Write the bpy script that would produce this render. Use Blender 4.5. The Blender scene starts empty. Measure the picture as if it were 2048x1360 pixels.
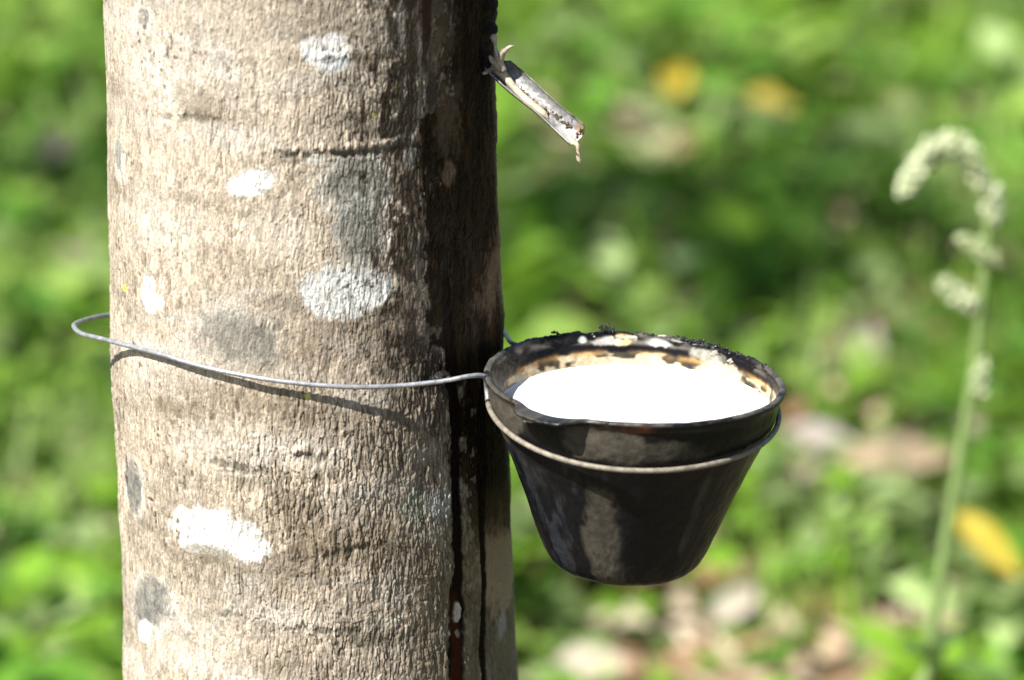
import bpy, math, random
import numpy as np
from mathutils import Vector
random.seed(7); RNG = np.random.default_rng(7)
S = bpy.context.scene
COL = S.collection

# ------------------------------------------------------------------ camera
PITCH = math.radians(16.8); DIST = 2.0
FPX = 2048 * 100 / 22.5
TGT = np.array([0.0, 0.0, 0.87])
FWD = np.array([0, math.cos(PITCH), -math.sin(PITCH)])
UPV = np.array([0, math.sin(PITCH), math.cos(PITCH)])
CAMP = TGT - FWD * DIST
cam = bpy.data.cameras.new('camera'); camo = bpy.data.objects.new('camera', cam); COL.objects.link(camo)
camo.location = CAMP; camo.rotation_euler = (math.pi / 2 - PITCH, 0, 0)
cam.lens = 100; cam.sensor_width = 22.5; cam.clip_start = 0.05; cam.clip_end = 600
cam.dof.use_dof = True; cam.dof.focus_distance = 1.945; cam.dof.aperture_fstop = 4.3
cam.dof.aperture_blades = 0
S.camera = camo

# ------------------------------------------------------------------ light
EL = math.radians(50); AZ = math.radians(49)            # sun: high, in front of the tree and to the left
L = np.array([-math.sin(AZ) * math.cos(EL), -math.cos(AZ) * math.cos(EL), math.sin(EL)])
W = bpy.data.worlds.new('World'); S.world = W; W.use_nodes = True
nt = W.node_tree; bg = nt.nodes['Background']
sky = nt.nodes.new('ShaderNodeTexSky'); sky.sky_type = 'NISHITA'; sky.sun_disc = False
sky.sun_elevation = EL; sky.sun_rotation = math.atan2(L[0], L[1])
nt.links.new(sky.outputs[0], bg.inputs[0]); bg.inputs[1].default_value = 0.05
sl = bpy.data.lights.new('sun', 'SUN'); sl.energy = 4.6; sl.angle = math.radians(0.55); sl.color = (1.0, 0.965, 0.915)
so = bpy.data.objects.new('sun', sl); COL.objects.link(so); so.location = (-3, -3, 7)
so.rotation_euler = Vector(L).to_track_quat('Z', 'Y').to_euler()
S.view_settings.view_transform = 'Standard'; S.view_settings.look = 'None'
S.view_settings.exposure = 1.38; S.view_settings.gamma = 1
S.view_settings.use_curve_mapping = False

# ------------------------------------------------------------------ helpers
def ray(px, py):
    d = np.array([(px - 1024) / FPX, 0, 0]) - UPV * ((py - 680) / FPX) + FWD
    return d
def at(px, py, Y):                      # world point seen at a place of the photograph at depth plane y = Y
    d = ray(px, py); t = (Y - CAMP[1]) / d[1]; return CAMP + d * t
def ground(px, py, z=0.0):
    d = ray(px, py); t = (z - CAMP[2]) / d[2]; return CAMP + d * t

def tag(o, label=None, cat=None, group=None, kind=None):
    if label: o['label'] = label
    if cat: o['category'] = cat
    if group: o['group'] = group
    if kind: o['kind'] = kind
    return o
def empty(name, loc):
    o = bpy.data.objects.new(name, None); COL.objects.link(o); o.location = loc; o.empty_display_size = 0.05
    return o
def build(name, V, F, mat, parent=None, smooth=True, cols=None, floats=None):
    """V (n,3) world coordinates, F (m,k) faces or list of such arrays, cols per-vertex rgb"""
    V = np.asarray(V, dtype=np.float32)
    if parent is not None:
        V = V - np.array(parent.location if parent.parent is None else parent.location + parent.parent.location, dtype=np.float32)
    if not isinstance(F, list): F = [F]
    me = bpy.data.meshes.new(name)
    me.vertices.add(len(V)); me.vertices.foreach_set('co', V.ravel())
    tot = np.concatenate([np.full(len(f), f.shape[1]) for f in F]).astype(np.int32)
    idx = np.concatenate([f.ravel() for f in F]).astype(np.int32)
    st = np.concatenate([[0], np.cumsum(tot)[:-1]]).astype(np.int32)
    me.loops.add(len(idx)); me.loops.foreach_set('vertex_index', idx)
    me.polygons.add(len(tot)); me.polygons.foreach_set('loop_start', st); me.polygons.foreach_set('loop_total', tot)
    me.polygons.foreach_set('use_smooth', np.full(len(tot), smooth))
    if cols is not None:
        a = me.color_attributes.new('tint', 'FLOAT_COLOR', 'POINT')
        c = np.ones((len(V), 4), dtype=np.float32); c[:, :3] = cols; a.data.foreach_set('color', c.ravel())
    if floats:
        for k, v in floats.items():
            a = me.attributes.new(k, 'FLOAT', 'POINT'); a.data.foreach_set('value', np.asarray(v, dtype=np.float32).ravel())
    me.update(); me.validate()
    if mat: me.materials.append(mat)
    o = bpy.data.objects.new(name, me); COL.objects.link(o)
    if parent is not None: o.parent = parent
    return o
def grid_faces(nr, nc, wrap):
    r = np.arange(nr - 1)[:, None]; c = np.arange(nc if wrap else nc - 1)[None, :]; c2 = (c + 1) % nc
    return np.stack([r * nc + c, r * nc + c2, (r + 1) * nc + c2, (r + 1) * nc + c], -1).reshape(-1, 4)
def sst(a, b, x):
    t = np.clip((x - a) / (b - a), 0, 1); return t * t * (3 - 2 * t)
def mixc(a, b, m):
    return a * (1 - m[..., None]) + np.asarray(b) * m[..., None]

def vnoise(u, v, pu, seed):             # value noise, periodic in u with whole period pu, result -1..1
    r = np.random.default_rng(seed); NV = 512
    T = r.uniform(-1, 1, (pu, NV)).astype(np.float32)
    iu = np.floor(u).astype(np.int64); iv = np.floor(v).astype(np.int64)
    fu = u - iu; fv = v - iv
    fu = fu ** 3 * (fu * (fu * 6 - 15) + 10); fv = fv ** 3 * (fv * (fv * 6 - 15) + 10)
    a = T[iu % pu, iv % NV]; b = T[(iu + 1) % pu, iv % NV]; c = T[iu % pu, (iv + 1) % NV]; d = T[(iu + 1) % pu, (iv + 1) % NV]
    return (a * (1 - fu) + b * fu) * (1 - fv) + (c * (1 - fu) + d * fu) * fv
def fbm(s, z, circ, su, sz, seed, octv=3):   # s metres round, z metres, cell sizes su,sz metres
    out = 0; amp = 1; tot = 0
    for k in range(octv):
        pu = max(1, int(round(circ / su * 2 ** k))); out = out + amp * vnoise(s / circ * pu, z / sz * 2 ** k, pu, seed + 31 * k)
        tot += amp; amp *= 0.55
    return out / tot * 1.4
def voronoi(u, v, pu, seed):
    r = np.random.default_rng(seed); NV = 512
    JU = r.uniform(0.05, 0.95, (pu, NV)).astype(np.float32); JV = r.uniform(0.05, 0.95, (pu, NV)).astype(np.float32)
    RV = r.uniform(0, 1, (pu, NV)).astype(np.float32)
    iu = np.floor(u).astype(np.int64); iv = np.floor(v).astype(np.int64)
    f1 = np.full(u.shape, 9.0, np.float32); f2 = f1.copy(); idv = np.zeros(u.shape, np.float32); ox = idv.copy(); oy = idv.copy(); qx = idv.copy(); qy = idv.copy()
    for a in (-1, 0, 1):
        for b in (-1, 0, 1):
            cu = iu + a; cv = iv + b
            dx = (cu + JU[cu % pu, cv % NV] - u).astype(np.float32); dy = (cv + JV[cu % pu, cv % NV] - v).astype(np.float32); d = np.hypot(dx, dy)
            m = d < f1; k2 = (~m) & (d < f2); qx = np.where(m, ox, np.where(k2, dx, qx)); qy = np.where(m, oy, np.where(k2, dy, qy))
            f2 = np.where(m, f1, np.minimum(f2, d)); idv = np.where(m, RV[cu % pu, cv % NV], idv); ox = np.where(m, dx, ox); oy = np.where(m, dy, oy); f1 = np.where(m, d, f1)
    vert = np.abs(ox - qx) / (np.hypot(ox - qx, oy - qy) + 1e-6)      # 1 where the nearest joint runs up the trunk
    return f1, f2, idv, ox, oy, vert

def smooth_path(P, n):                  # Catmull-Rom through points (any dimension)
    P = np.asarray(P, float); Q = np.vstack([2 * P[0] - P[1], P, 2 * P[-1] - P[-2]])
    out = []
    for i in range(len(P) - 1):
        p0, p1, p2, p3 = Q[i:i + 4]
        for t in np.linspace(0, 1, n, endpoint=False):
            out.append(0.5 * (2 * p1 + (p2 - p0) * t + (2 * p0 - 5 * p1 + 4 * p2 - p3) * t * t + (3 * p1 - p0 - 3 * p2 + p3) * t ** 3))
    out.append(P[-1]); return np.array(out)
def tube(P, R, k=10, closed=False, wob=0.0, seed=0):
    P = np.asarray(P, float); n = len(P); R = np.full(n, R) if np.isscalar(R) else np.asarray(R)
    T = np.roll(P, -1, 0) - np.roll(P, 1, 0) if closed else np.gradient(P, axis=0)
    T /= np.linalg.norm(T, axis=1)[:, None] + 1e-12
    N = np.zeros_like(P); a = np.array([0, 0, 1.0]) if abs(T[0][2]) < .9 else np.array([1.0, 0, 0])
    N[0] = a - T[0] * a.dot(T[0]); N[0] /= np.linalg.norm(N[0])
    for i in range(1, n):
        v = N[i - 1] - T[i] * N[i - 1].dot(T[i]); N[i] = v / (np.linalg.norm(v) + 1e-12)
    B = np.cross(T, N); an = np.linspace(0, 2 * np.pi, k, endpoint=False)
    rr = R[:, None] * (1 + wob * np.random.default_rng(seed).uniform(-1, 1, (n, k)))
    V = P[:, None] + (N[:, None] * np.cos(an)[None, :, None] + B[:, None] * np.sin(an)[None, :, None]) * rr[..., None]
    V = V.reshape(-1, 3); F = grid_faces(n, k, True)
    if closed:
        j = np.arange(k); F = np.vstack([F, np.stack([(n - 1) * k + j, (n - 1) * k + (j + 1) % k, (j + 1) % k, j], -1)])
        return V, [F]
    c0 = len(V); V = np.vstack([V, P[0], P[-1]]); j = np.arange(k)
    t1 = np.stack([np.full(k, c0), (j + 1) % k, j], -1); t2 = np.stack([np.full(k, c0 + 1), (n - 1) * k + j, (n - 1) * k + (j + 1) % k], -1)
    return V, [F, np.vstack([t1, t2])]
def blob(c, r, seed=0, rough=0.25, seg=10):
    c = np.asarray(c, float); r = np.full(3, r) if np.isscalar(r) else np.asarray(r)
    th = np.linspace(0, np.pi, seg); ph = np.linspace(0, 2 * np.pi, seg * 2, endpoint=False)
    T, Pp = np.meshgrid(th, ph, indexing='ij')
    g = np.random.default_rng(seed); k = 1 + rough * sum(g.uniform(-.5, .5) * np.sin(a * T + g.uniform(0, 6)) * np.cos(round(a) * Pp + g.uniform(0, 6)) for a in (1, 2, 3, 4, 5))
    V = np.stack([np.sin(T) * np.cos(Pp), np.sin(T) * np.sin(Pp), np.cos(T)], -1) * k[..., None] * r + c
    return V.reshape(-1, 3), [grid_faces(seg, seg * 2, True)]
def join(parts):
    V = []; F = {}; o = 0
    for v, fs in parts:
        V.append(v)
        for f in fs: F.setdefault(f.shape[1], []).append(f + o)
        o += len(v)
    return np.vstack(V), [np.vstack(x) for x in F.values()]

# ------------------------------------------------------------------ materials
def mat(name, base=(.5, .5, .5), rough=.6, attr=False, metal=0.0, spec=.5):
    m = bpy.data.materials.new(name); m.use_nodes = True; t = m.node_tree; b = t.nodes['Principled BSDF']
    b.inputs['Base Color'].default_value = (*base, 1); b.inputs['Roughness'].default_value = rough
    b.inputs['Metallic'].default_value = metal; b.inputs['Specular IOR Level'].default_value = spec
    m['src'] = None
    if attr:
        a = t.nodes.new('ShaderNodeAttribute'); a.attribute_name = 'tint'; a.name = 'TINT'
        t.links.new(a.outputs['Color'], b.inputs['Base Color'])
    return m, t, b
def node(t, ty, **kw):
    n = t.nodes.new(ty)
    for k, v in kw.items(): setattr(n, k, v)
    return n
def noise(t, scale, detail=4, rough=.6, vec=None):
    n = node(t, 'ShaderNodeTexNoise'); n.inputs['Scale'].default_value = scale; n.inputs['Detail'].default_value = detail
    n.inputs['Roughness'].default_value = rough
    if vec is None:
        tc = node(t, 'ShaderNodeTexCoord'); vec = tc.outputs['Object']
    t.links.new(vec, n.inputs['Vector']); return n
def bump(t, b, src, strength, dist):
    n = node(t, 'ShaderNodeBump'); n.inputs['Strength'].default_value = strength; n.inputs['Distance'].default_value = dist
    t.links.new(src, n.inputs['Height']); t.links.new(n.outputs[0], b.inputs['Normal']); return n
def vary(t, b, scale, lo, hi, detail=5, sock=None):  # multiply the base colour by a noise
    n = noise(t, scale, detail); mr = node(t, 'ShaderNodeMapRange'); mr.inputs['From Min'].default_value = .3; mr.inputs['From Max'].default_value = .7
    mr.inputs['To Min'].default_value = lo; mr.inputs['To Max'].default_value = hi; t.links.new(n.outputs[0], mr.inputs['Value'])
    mx = node(t, 'ShaderNodeMix', data_type='RGBA', blend_type='MULTIPLY'); mx.inputs['Factor'].default_value = 1
    inp = b.inputs['Base Color']
    if inp.links: t.links.new(inp.links[0].from_socket, mx.inputs['A'])
    else: mx.inputs['A'].default_value = inp.default_value
    t.links.new(mr.outputs[0], mx.inputs['B']); t.links.new(mx.outputs['Result'], inp); return n

M = {}
m, t, b = mat('bark', rough=.72, attr=True, spec=.3); M['bark'] = m
vary(t, b, 1400, .72, 1.25, 3)
ra = node(t, 'ShaderNodeAttribute'); ra.attribute_name = 'wet_shade'
sp_ = node(t, 'ShaderNodeMapRange'); sp_.inputs['To Min'].default_value = .32; sp_.inputs['To Max'].default_value = .04
t.links.new(ra.outputs['Fac'], sp_.inputs['Value']); t.links.new(sp_.outputs[0], b.inputs['Specular IOR Level'])
mr = node(t, 'ShaderNodeMapRange'); mr.inputs['To Min'].default_value = .6; mr.inputs['To Max'].default_value = .55
t.links.new(ra.outputs['Fac'], mr.inputs['Value']); t.links.new(mr.outputs[0], b.inputs['Roughness'])
bump(t, b, noise(t, 2200, 3).outputs[0], .35, .0003)
m, t, b = mat('cup_plastic', rough=.5, attr=True, spec=.17); M['cup'] = m
vary(t, b, 300, .7, 1.3, 6)
ra = node(t, 'ShaderNodeAttribute'); ra.attribute_name = 'rough'; t.links.new(ra.outputs['Fac'], b.inputs['Roughness'])
bump(t, b, noise(t, 700, 5).outputs[0], .3, .0005)
m, t, b = mat('latex_liquid', (.82, .80, .76), .3); M['milk'] = m
b.inputs['Subsurface Weight'].default_value = .15; b.inputs['Subsurface Radius'].default_value = (.004, .003, .002)
bump(t, b, noise(t, 60, 3).outputs[0], .15, .0008)
m, t, b = mat('latex_dried', (.72, .60, .42), .4); M['dried'] = m; b.inputs['Base Color'].default_value = (.50, .42, .29, 1)
vary(t, b, 350, .6, 1.15); bump(t, b, noise(t, 400, 4).outputs[0], .5, .0006)
m, t, b = mat('latex_pale', (.36, .33, .27), .28); M['pale'] = m
vary(t, b, 220, .5, 1.15); bump(t, b, noise(t, 300, 4).outputs[0], .6, .0008)
m, t, b = mat('latex_root', (.36, .31, .24), .4); M['root'] = m
vary(t, b, 260, .45, 1.2); bump(t, b, noise(t, 300, 4).outputs[0], .6, .0008)
m, t, b = mat('black_crust', (.014, .013, .013), .22); M['crust'] = m
vary(t, b, 500, .5, 2.2); bump(t, b, noise(t, 900, 5).outputs[0], 1, .001)
m, t, b = mat('brown_residue', (.05, .028, .012), .3); M['residue'] = m
bump(t, b, noise(t, 900, 5).outputs[0], 1, .0008)
m, t, b = mat('galvanised_wire', (.36, .37, .39), .42, metal=.55); M['wire'] = m
vary(t, b, 330, .55, 1.3); bump(t, b, noise(t, 900, 3).outputs[0], .4, .0003)
m, t, b = mat('dusty_wire', (.20, .175, .135), .6, metal=.1); M['dwire'] = m
vary(t, b, 300, .5, 1.3); bump(t, b, noise(t, 700, 4).outputs[0], .6, .0005)
m, t, b = mat('spout_metal', rough=.5, attr=True, metal=.25); M['spout'] = m
vary(t, b, 700, .6, 1.3); bump(t, b, noise(t, 800, 4).outputs[0], .5, .0003)
def leafmat(name, trans=.3, rough=.6):
    m, t, b = mat(name, rough=rough, attr=True, spec=.16)
    tr = node(t, 'ShaderNodeBsdfTranslucent'); ms = node(t, 'ShaderNodeMixShader'); ms.inputs[0].default_value = trans
    out = t.nodes['Material Output']
    hs = node(t, 'ShaderNodeHueSaturation'); hs.inputs['Value'].default_value = 1.5; hs.inputs['Hue'].default_value = .485
    src = b.inputs['Base Color'].links[0].from_socket
    t.links.new(src, hs.inputs['Color']); t.links.new(hs.outputs[0], tr.inputs[0])
    t.links.new(b.outputs[0], ms.inputs[1]); t.links.new(tr.outputs[0], ms.inputs[2]); t.links.new(ms.outputs[0], out.inputs[0])
    return m
M['leaf'] = leafmat('leaf', .35); M['flower'] = leafmat('flower', .3, .6); M['dry'] = leafmat('dry_leaf', .12, .7)
m, t, b = mat('soil', (.12, .085, .055), .95); M['soil'] = m
n = noise(t, 3.2, 6); cr = node(t, 'ShaderNodeValToRGB'); e = cr.color_ramp
e.elements[0].position = .35; e.elements[0].color = (.045, .05, .02, 1); e.elements[1].position = .62; e.elements[1].color = (.21, .16, .11, 1)
k = e.elements.new(.48); k.color = (.10, .085, .045, 1)
t.links.new(n.outputs[0], cr.inputs[0]); t.links.new(cr.outputs[0], b.inputs['Base Color'])
vary(t, b, 45, .5, 1.5); bump(t, b, noise(t, 60, 6).outputs[0], .8, .02)
m, t, b = mat('smooth_bark', (.26, .21, .16), .8); M['branch'] = m
vary(t, b, 25, .5, 1.3); bump(t, b, noise(t, 120, 5).outputs[0], .6, .004)

# ------------------------------------------------------------------ ground
nx, ny = 260, 260
gx = np.sinh(np.linspace(-5, 5, nx)) / np.sinh(5) * 150; gy = np.sinh(np.linspace(-5, 5, ny)) / np.sinh(5) * 150 + 3.0
GX, GY = np.meshgrid(gx, gy)
def gh(x, y):
    r = np.hypot(x, y - 3)
    return (.018 * np.sin(2.1 * x + 1.3) * np.cos(1.7 * y) + .012 * np.sin(5.3 * x + 2.2 * y) + .008 * np.sin(9.1 * y - 4.3 * x)) * np.exp(-(r / 25) ** 2)
V = np.stack([GX, GY, gh(GX, GY)], -1).reshape(-1, 3)
tag(build('ground', V, grid_faces(ny, nx, False), M['soil']), kind='structure')

# ------------------------------------------------------------------ rubber tree trunk
rowsL = [(0, 205), (160, 210), (340, 215), (620, 219), (800, 228), (1000, 239), (1200, 245), (1360, 247)]
rowsR = [(0, 991), (160, 990), (340, 994), (500, 1000), (620, 1005), (800, 1014), (1000, 1024), (1200, 1030), (1360, 1036)]
zz = []; cc = []; rr = []
for y in np.linspace(-60, 1420, 30):
    xl = np.interp(y, *zip(*rowsL)); xr = np.interp(y, *zip(*rowsR))
    if y < 0: xl += y * .03; xr += y * .03
    if y > 1360: xl += (y - 1360) * .03; xr += (y - 1360) * .03
    a = at(xl, y, 0); c = at(xr, y, 0); zz.append(a[2]); cc.append((a[0] + c[0]) / 2); rr.append((c[0] - a[0]) / 2)
zz = np.array(zz)[::-1]; cc = np.array(cc)[::-1]; rr = np.array(rr)[::-1] * .9975
zlo, zhi = zz[0], zz[-1]
sl_ = np.polyfit(zz, cc, 1)[0]
def t_axis(z):
    z = np.asarray(z, float)
    c = np.interp(z, zz, cc); c = np.where(z < zlo, cc[0] + (z - zlo) * sl_ * .8, c)
    c = np.where(z > zhi, cc[-1] + sl_ * (z - zhi) + .0 * z, c)
    r = np.interp(z, zz, rr); r = np.where(z < zlo, rr[0] + (zlo - z) * .012 + .06 * np.clip(1 - z / .22, 0, 1) ** 2, r)
    r = np.where(z > zhi, rr[-1] - (z - zhi) * .0085, r)
    return c, r
def on_trunk(px, py):                   # where the sight line meets the bark: (angle, height)
    z = at(px, py, -.06)[2]
    for _ in range(6):
        c, r = t_axis(z); d = ray(px, py)
        x0 = at(px, py, -.06)[0]; s = np.clip((x0 - c) / r, -.985, .985); y = -r * math.sqrt(1 - s * s)
        p = at(px, py, y); z = p[2]
    return math.asin(s), z
PXM = DIST / FPX                        # metres per photo pixel at the tree
R0 = float(np.mean(rr)); CIRC = 2 * np.pi * R0

NC, NCB = 900, 260
tf = np.linspace(-1.72, 1.72, NC); tb = np.linspace(1.72, 2 * np.pi - 1.72, NCB + 2)[1:-1]
th = np.concatenate([tf, tb])           # 0 faces the camera, positive to the right
dz = .00042
zlo += .022; zhi += .034
zsd = np.arange(zlo, zhi, dz)
zs = np.concatenate([np.linspace(-.05, zlo, 70)[:-1], zsd, np.linspace(zhi, 4.9, 160)[1:]])
TH, Z = np.meshgrid(th, zs); SS = (TH % (2 * np.pi)) * R0
print('trunk grid', TH.shape)
dense = sst(zlo - .02, zlo, Z) * (1 - sst(zhi, zhi + .02, Z))
# bark relief, metres
w1 = fbm(SS, Z, CIRC, .009, .012, 11, 2); w2 = fbm(SS, Z, CIRC, .0035, .004, 12, 2)
sS = (SS + .0007 * w1 + .00032 * w2); zZ = Z + .0016 * w2 + .0015 * w1
coarse = sst(-.35, .6, fbm(SS, Z, CIRC, .06, .05, 25, 2) + .40 * np.sin(TH))     # how deeply fissured
pu = int(CIRC / .0019)
f1, f2, cid, ox, oy, vt = voronoi(sS / CIRC * pu, zZ / .0052, pu, 3); edge = sst(.0, .30, f2 - f1); edge = 1 - (1 - edge) * (.25 + .75 * vt ** 2) * np.clip(.75 + .6 * fbm(SS, Z, CIRC, .006, .01, 31, 2), .15, 1)
pu2 = int(CIRC / .00095)
g1, g2, cid2, ox2, oy2, vt2 = voronoi(sS / CIRC * pu2, zZ / .0023, pu2, 5); edge2 = sst(0, .30, g2 - g1); edge2 = 1 - (1 - edge2) * (.35 + .65 * vt2)
ridge = fbm(sS, Z, CIRC, .0016, .009, 21, 2)
ridge2 = fbm(sS, Z, CIRC, .0045, .030, 22, 2)
big = fbm(SS, Z, CIRC, .06, .045, 23, 3)
rings = fbm(SS, Z, CIRC, .06, .009, 24, 2)
fine = fbm(SS, Z, CIRC, .0010, .0016, 29, 2)
r1 = np.modf(cid * 57.31)[0] - .5; r2 = np.modf(cid * 91.7)[0] - .5; r3 = np.modf(cid2 * 57.31)[0] - .5; r4 = np.modf(cid2 * 91.7)[0] - .5
h = (.00046 * edge * (.4 + coarse) + .00016 * edge2 + .00014 * ridge * (.5 + coarse) + .00012 * ridge2 + .0010 * big + .00012 * rings
     + .00014 * (cid - .5) * (.3 + coarse) + .0001 * (cid2 - .5) + .00006 * fine
     + .0009 * (r1 * ox + r2 * oy) * (.5 + .8 * coarse) + .00045 * (r3 * ox2 + r4 * oy2))
pits = sst(.66, .9, fbm(SS, Z, CIRC, .0024, .0034, 28, 2)) * sst(-.3, .5, fbm(SS, Z, CIRC, .03, .03, 30, 2)); h -= .00025 * pits

# colours (albedo)
base = np.zeros(TH.shape + (3,)); base[:] = (.405, .340, .260)
lowf = fbm(SS, Z, CIRC, .03, .022, 41, 4)
base *= (1 + .26 * lowf)[..., None]
base *= (1 + .5 * (cid - .5) + .5 * (cid2 - .5) + .16 * fine)[..., None]
base = mixc(base, (.44, .40, .34), sst(.1, .9, fbm(SS, Z, CIRC, .028, .014, 42, 3)) * .6)
base = mixc(base, (.17, .15, .11), sst(.25, 1.0, fbm(SS, Z, CIRC, .022, .009, 43, 4)) * .6)
crack = np.clip((1 - edge) * (.42 + .6 * coarse) + (1 - edge2) * .30 + sst(0.15, 1.0, -ridge) * .45 * (.3 + coarse), 0, 1)
base = mixc(base, (.052, .034, .017), np.clip(crack * 1.1, 0, .95))
base = mixc(base, (.05, .035, .02), pits * .7)
wet_shade = np.zeros(TH.shape)

nzA = fbm(SS, Z, CIRC, .006, .006, 51, 3); nzB = fbm(SS, Z, CIRC, .0018, .003, 52, 3); nzC = fbm(SS, Z, CIRC, .0011, .0011, 53, 2)
def angd(a):
    return (TH - a + np.pi) % (2 * np.pi) - np.pi
def patch(px, py, rx, ry, tilt=0, soft=.25, rag=.35):
    a, z = on_trunk(px, py); ds = angd(a) * R0 * math.cos(a) ; dzz = (Z - z) * math.cos(PITCH)
    t_ = math.radians(tilt); x = ds * math.cos(t_) - dzz * math.sin(t_); y = ds * math.sin(t_) + dzz * math.cos(t_)
    d = np.hypot(x / (rx * PXM), y / (ry * PXM)) + rag * nzA * .5 + rag * nzB * .45 + .3 * rag * (cid + cid2 - 1)
    return 1 - sst(1 - soft, 1 + soft, d)
WHITE = (.68, .68, .65); GREY = (.075, .075, .066); PALE = (.48, .47, .42)
speck = np.clip(.62 + .55 * fbm(SS, Z, CIRC, .0030, .0040, 54, 3) + .5 * (cid - .5) + .35 * (cid2 - .5), 0, 1)
def lichen(px, py, rx, ry, colr, amt, tilt=0, soft=.2, rag=.35):
    global base
    m_ = patch(px, py, rx, ry, tilt, soft, rag) * amt * (1 - .55 * crack) * (1 - .8 * pits) * (1 - (1 - speck) * (.55 if colr[0] < .6 else .45))
    base = mixc(base, np.array(colr) * (1 + .30 * (cid2 - .5) + .25 * (cid - .5))[..., None], np.clip(m_, 0, 1))
# broad faint pale areas
for p in [(360, 110, 150, 110), (470, 270, 110, 30), (330, 180, 60, 60), (300, 430, 70, 60), (470, 900, 130, 35), (600, 900, 130, 30), (690, 1010, 60, 40),
          (350, 1240, 110, 45), (560, 1225, 100, 22), (400, 1330, 120, 30), (270, 720, 40, 40), (560, 470, 60, 40), (250, 1330, 30, 40), (660, 1165, 60, 14)]:
    lichen(*p, (.52, .47, .40), .55, soft=.7, rag=.9)
# dull grey-brown areas
for p in [(460, 120, 60, 14), (395, 205, 40, 22), (430, 235, 50, 12), (520, 800, 130, 22), (640, 830, 100, 20), (700, 1070, 110, 60), (620, 1130, 90, 50), (600, 1020, 60, 40),
          (350, 815, 60, 16), (820, 720, 70, 60), (770, 860, 90, 40), (740, 640, 60, 40), (800, 1130, 60, 60), (700, 120, 90, 12), (640, 690, 60, 50)]:
    lichen(*p, (.12, .09, .055), .7, soft=.6, rag=.8)
# pale rims and grey hearts of old lichen rosettes
lichen(714, 372, 76, 66, PALE, .75, soft=.15); lichen(712, 372, 58, 50, (.055, .055, .044), .95, soft=.4)
lichen(726, 462, 56, 66, PALE, .75, soft=.15); lichen(722, 462, 42, 50, (.075, .08, .062), .92, soft=.4)
lichen(470, 672, 92, 60, PALE, .45, soft=.3); lichen(475, 678, 74, 50, (.06, .056, .044), .85, soft=.5)
lichen(535, 690, 22, 40, GREY, .45)
lichen(282, 38, 22, 26, PALE, .6); lichen(284, 36, 12, 16, GREY, .8)
lichen(228, 318, 13, 44, PALE, .9); lichen(226, 308, 9, 30, GREY, .7)
lichen(256, 972, 26, 62, PALE, .7); lichen(256, 970, 19, 52, (.045, .048, .042), .9)
lichen(292, 1208, 46, 66, PALE, .7, tilt=25); lichen(290, 1205, 34, 58, (.045, .048, .043), .9, tilt=25)
lichen(280, 1262, 14, 26, WHITE, 1, tilt=25)
lichen(916, 52, 22, 66, (.07, .075, .07), .7)
lichen(370, 640, 40, 16, PALE, .3)
# bright white lichen
lichen(660, 103, 50, 32, WHITE, 1); lichen(672, 128, 34, 16, (.42, .44, .43), .8)
lichen(512, 366, 48, 24, WHITE, 1, tilt=-15); lichen(534, 382, 16, 5, GREY, .7)
lichen(692, 584, 84, 50, (.60, .61, .58), 1, rag=.3, soft=.12)
lichen(294, 586, 16, 34, WHITE, .85); lichen(300, 600, 24, 20, WHITE, .5)
lichen(428, 1060, 88, 40, WHITE, 1, rag=.4); lichen(500, 1095, 44, 26, WHITE, 1, rag=.5); lichen(385, 1085, 26, 20, WHITE, .9)
lichen(420, 1108, 52, 20, (.15, .13, .09), .85)
lichen(886, 1010, 28, 30, (.55, .58, .55), .95); lichen(835, 1015, 24, 34, (.36, .42, .33), .6); lichen(880, 1056, 7, 7, PALE, .9)
lichen(640, 318, 20, 14, PALE, .7); lichen(815, 295, 20, 32, (.42, .46, .42), .6); lichen(800, 250, 14, 50, PALE, .25)
lichen(450, 130, 40, 30, (.6, .58, .54), .35); lichen(800, 1175, 50, 40, PALE, .3); lichen(760, 1250, 50, 14, PALE, .3)
# furrow lines across the bark: real grooves, their shadow also painted into the colour
for p in [(715, 305, 92, 7, 0, .9), (650, 122, 40, 5, 0, .5), (740, 118, 50, 7, 0, .45), (400, 237, 60, 5, -5, .5), (640, 913, 36, 8, 0, .7), (475, 932, 45, 6, 0, .7),
          (500, 945, 60, 3, -3, .4), (660, 1262, 60, 4, 2, .7), (760, 1280, 60, 14, 4, .7), (690, 1105, 60, 5, -10, .4), (740, 1095, 40, 6, 0, .5), (470, 1230, 34, 6, -10, .5),
          (560, 655, 24, 8, 0, .4), (365, 240, 14, 9, 0, .6)]:
    m_ = patch(*p[:5], soft=.7, rag=1.5) * p[5]; h -= .0005 * m_; base = mixc(base, (.04, .034, .02), np.clip(m_ * .9, 0, 1))
for p in [(298, 1000, 9, 4), (310, 1040, 3, 18), (292, 1018, 3, 10), (525, 905, 2, 16), (240, 965, 3, 30), (240, 930, 3, 20)]:
    m_ = patch(*p, soft=.4, rag=.9); h -= .0008 * m_; base = mixc(base, (.05, .03, .015), m_ * .9)
for p in [(601, 900, 8, 9), (617, 895, 7, 12), (650, 1090, 8, 26), (668, 1080, 7, 30), (694, 1085, 7, 28), (588, 1100, 8, 20), (633, 1100, 6, 30), (720, 1070, 8, 26)]:
    h += .0008 * patch(*p, soft=.4)
# yellow lichen specks
for p in [(796, 172, 4, 4), (752, 230, 4, 4), (237, 576, 5, 6), (620, 793, 4, 5)]:
    base = mixc(base, (.55, .55, .06), patch(*p, soft=.4, rag=.1))
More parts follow.
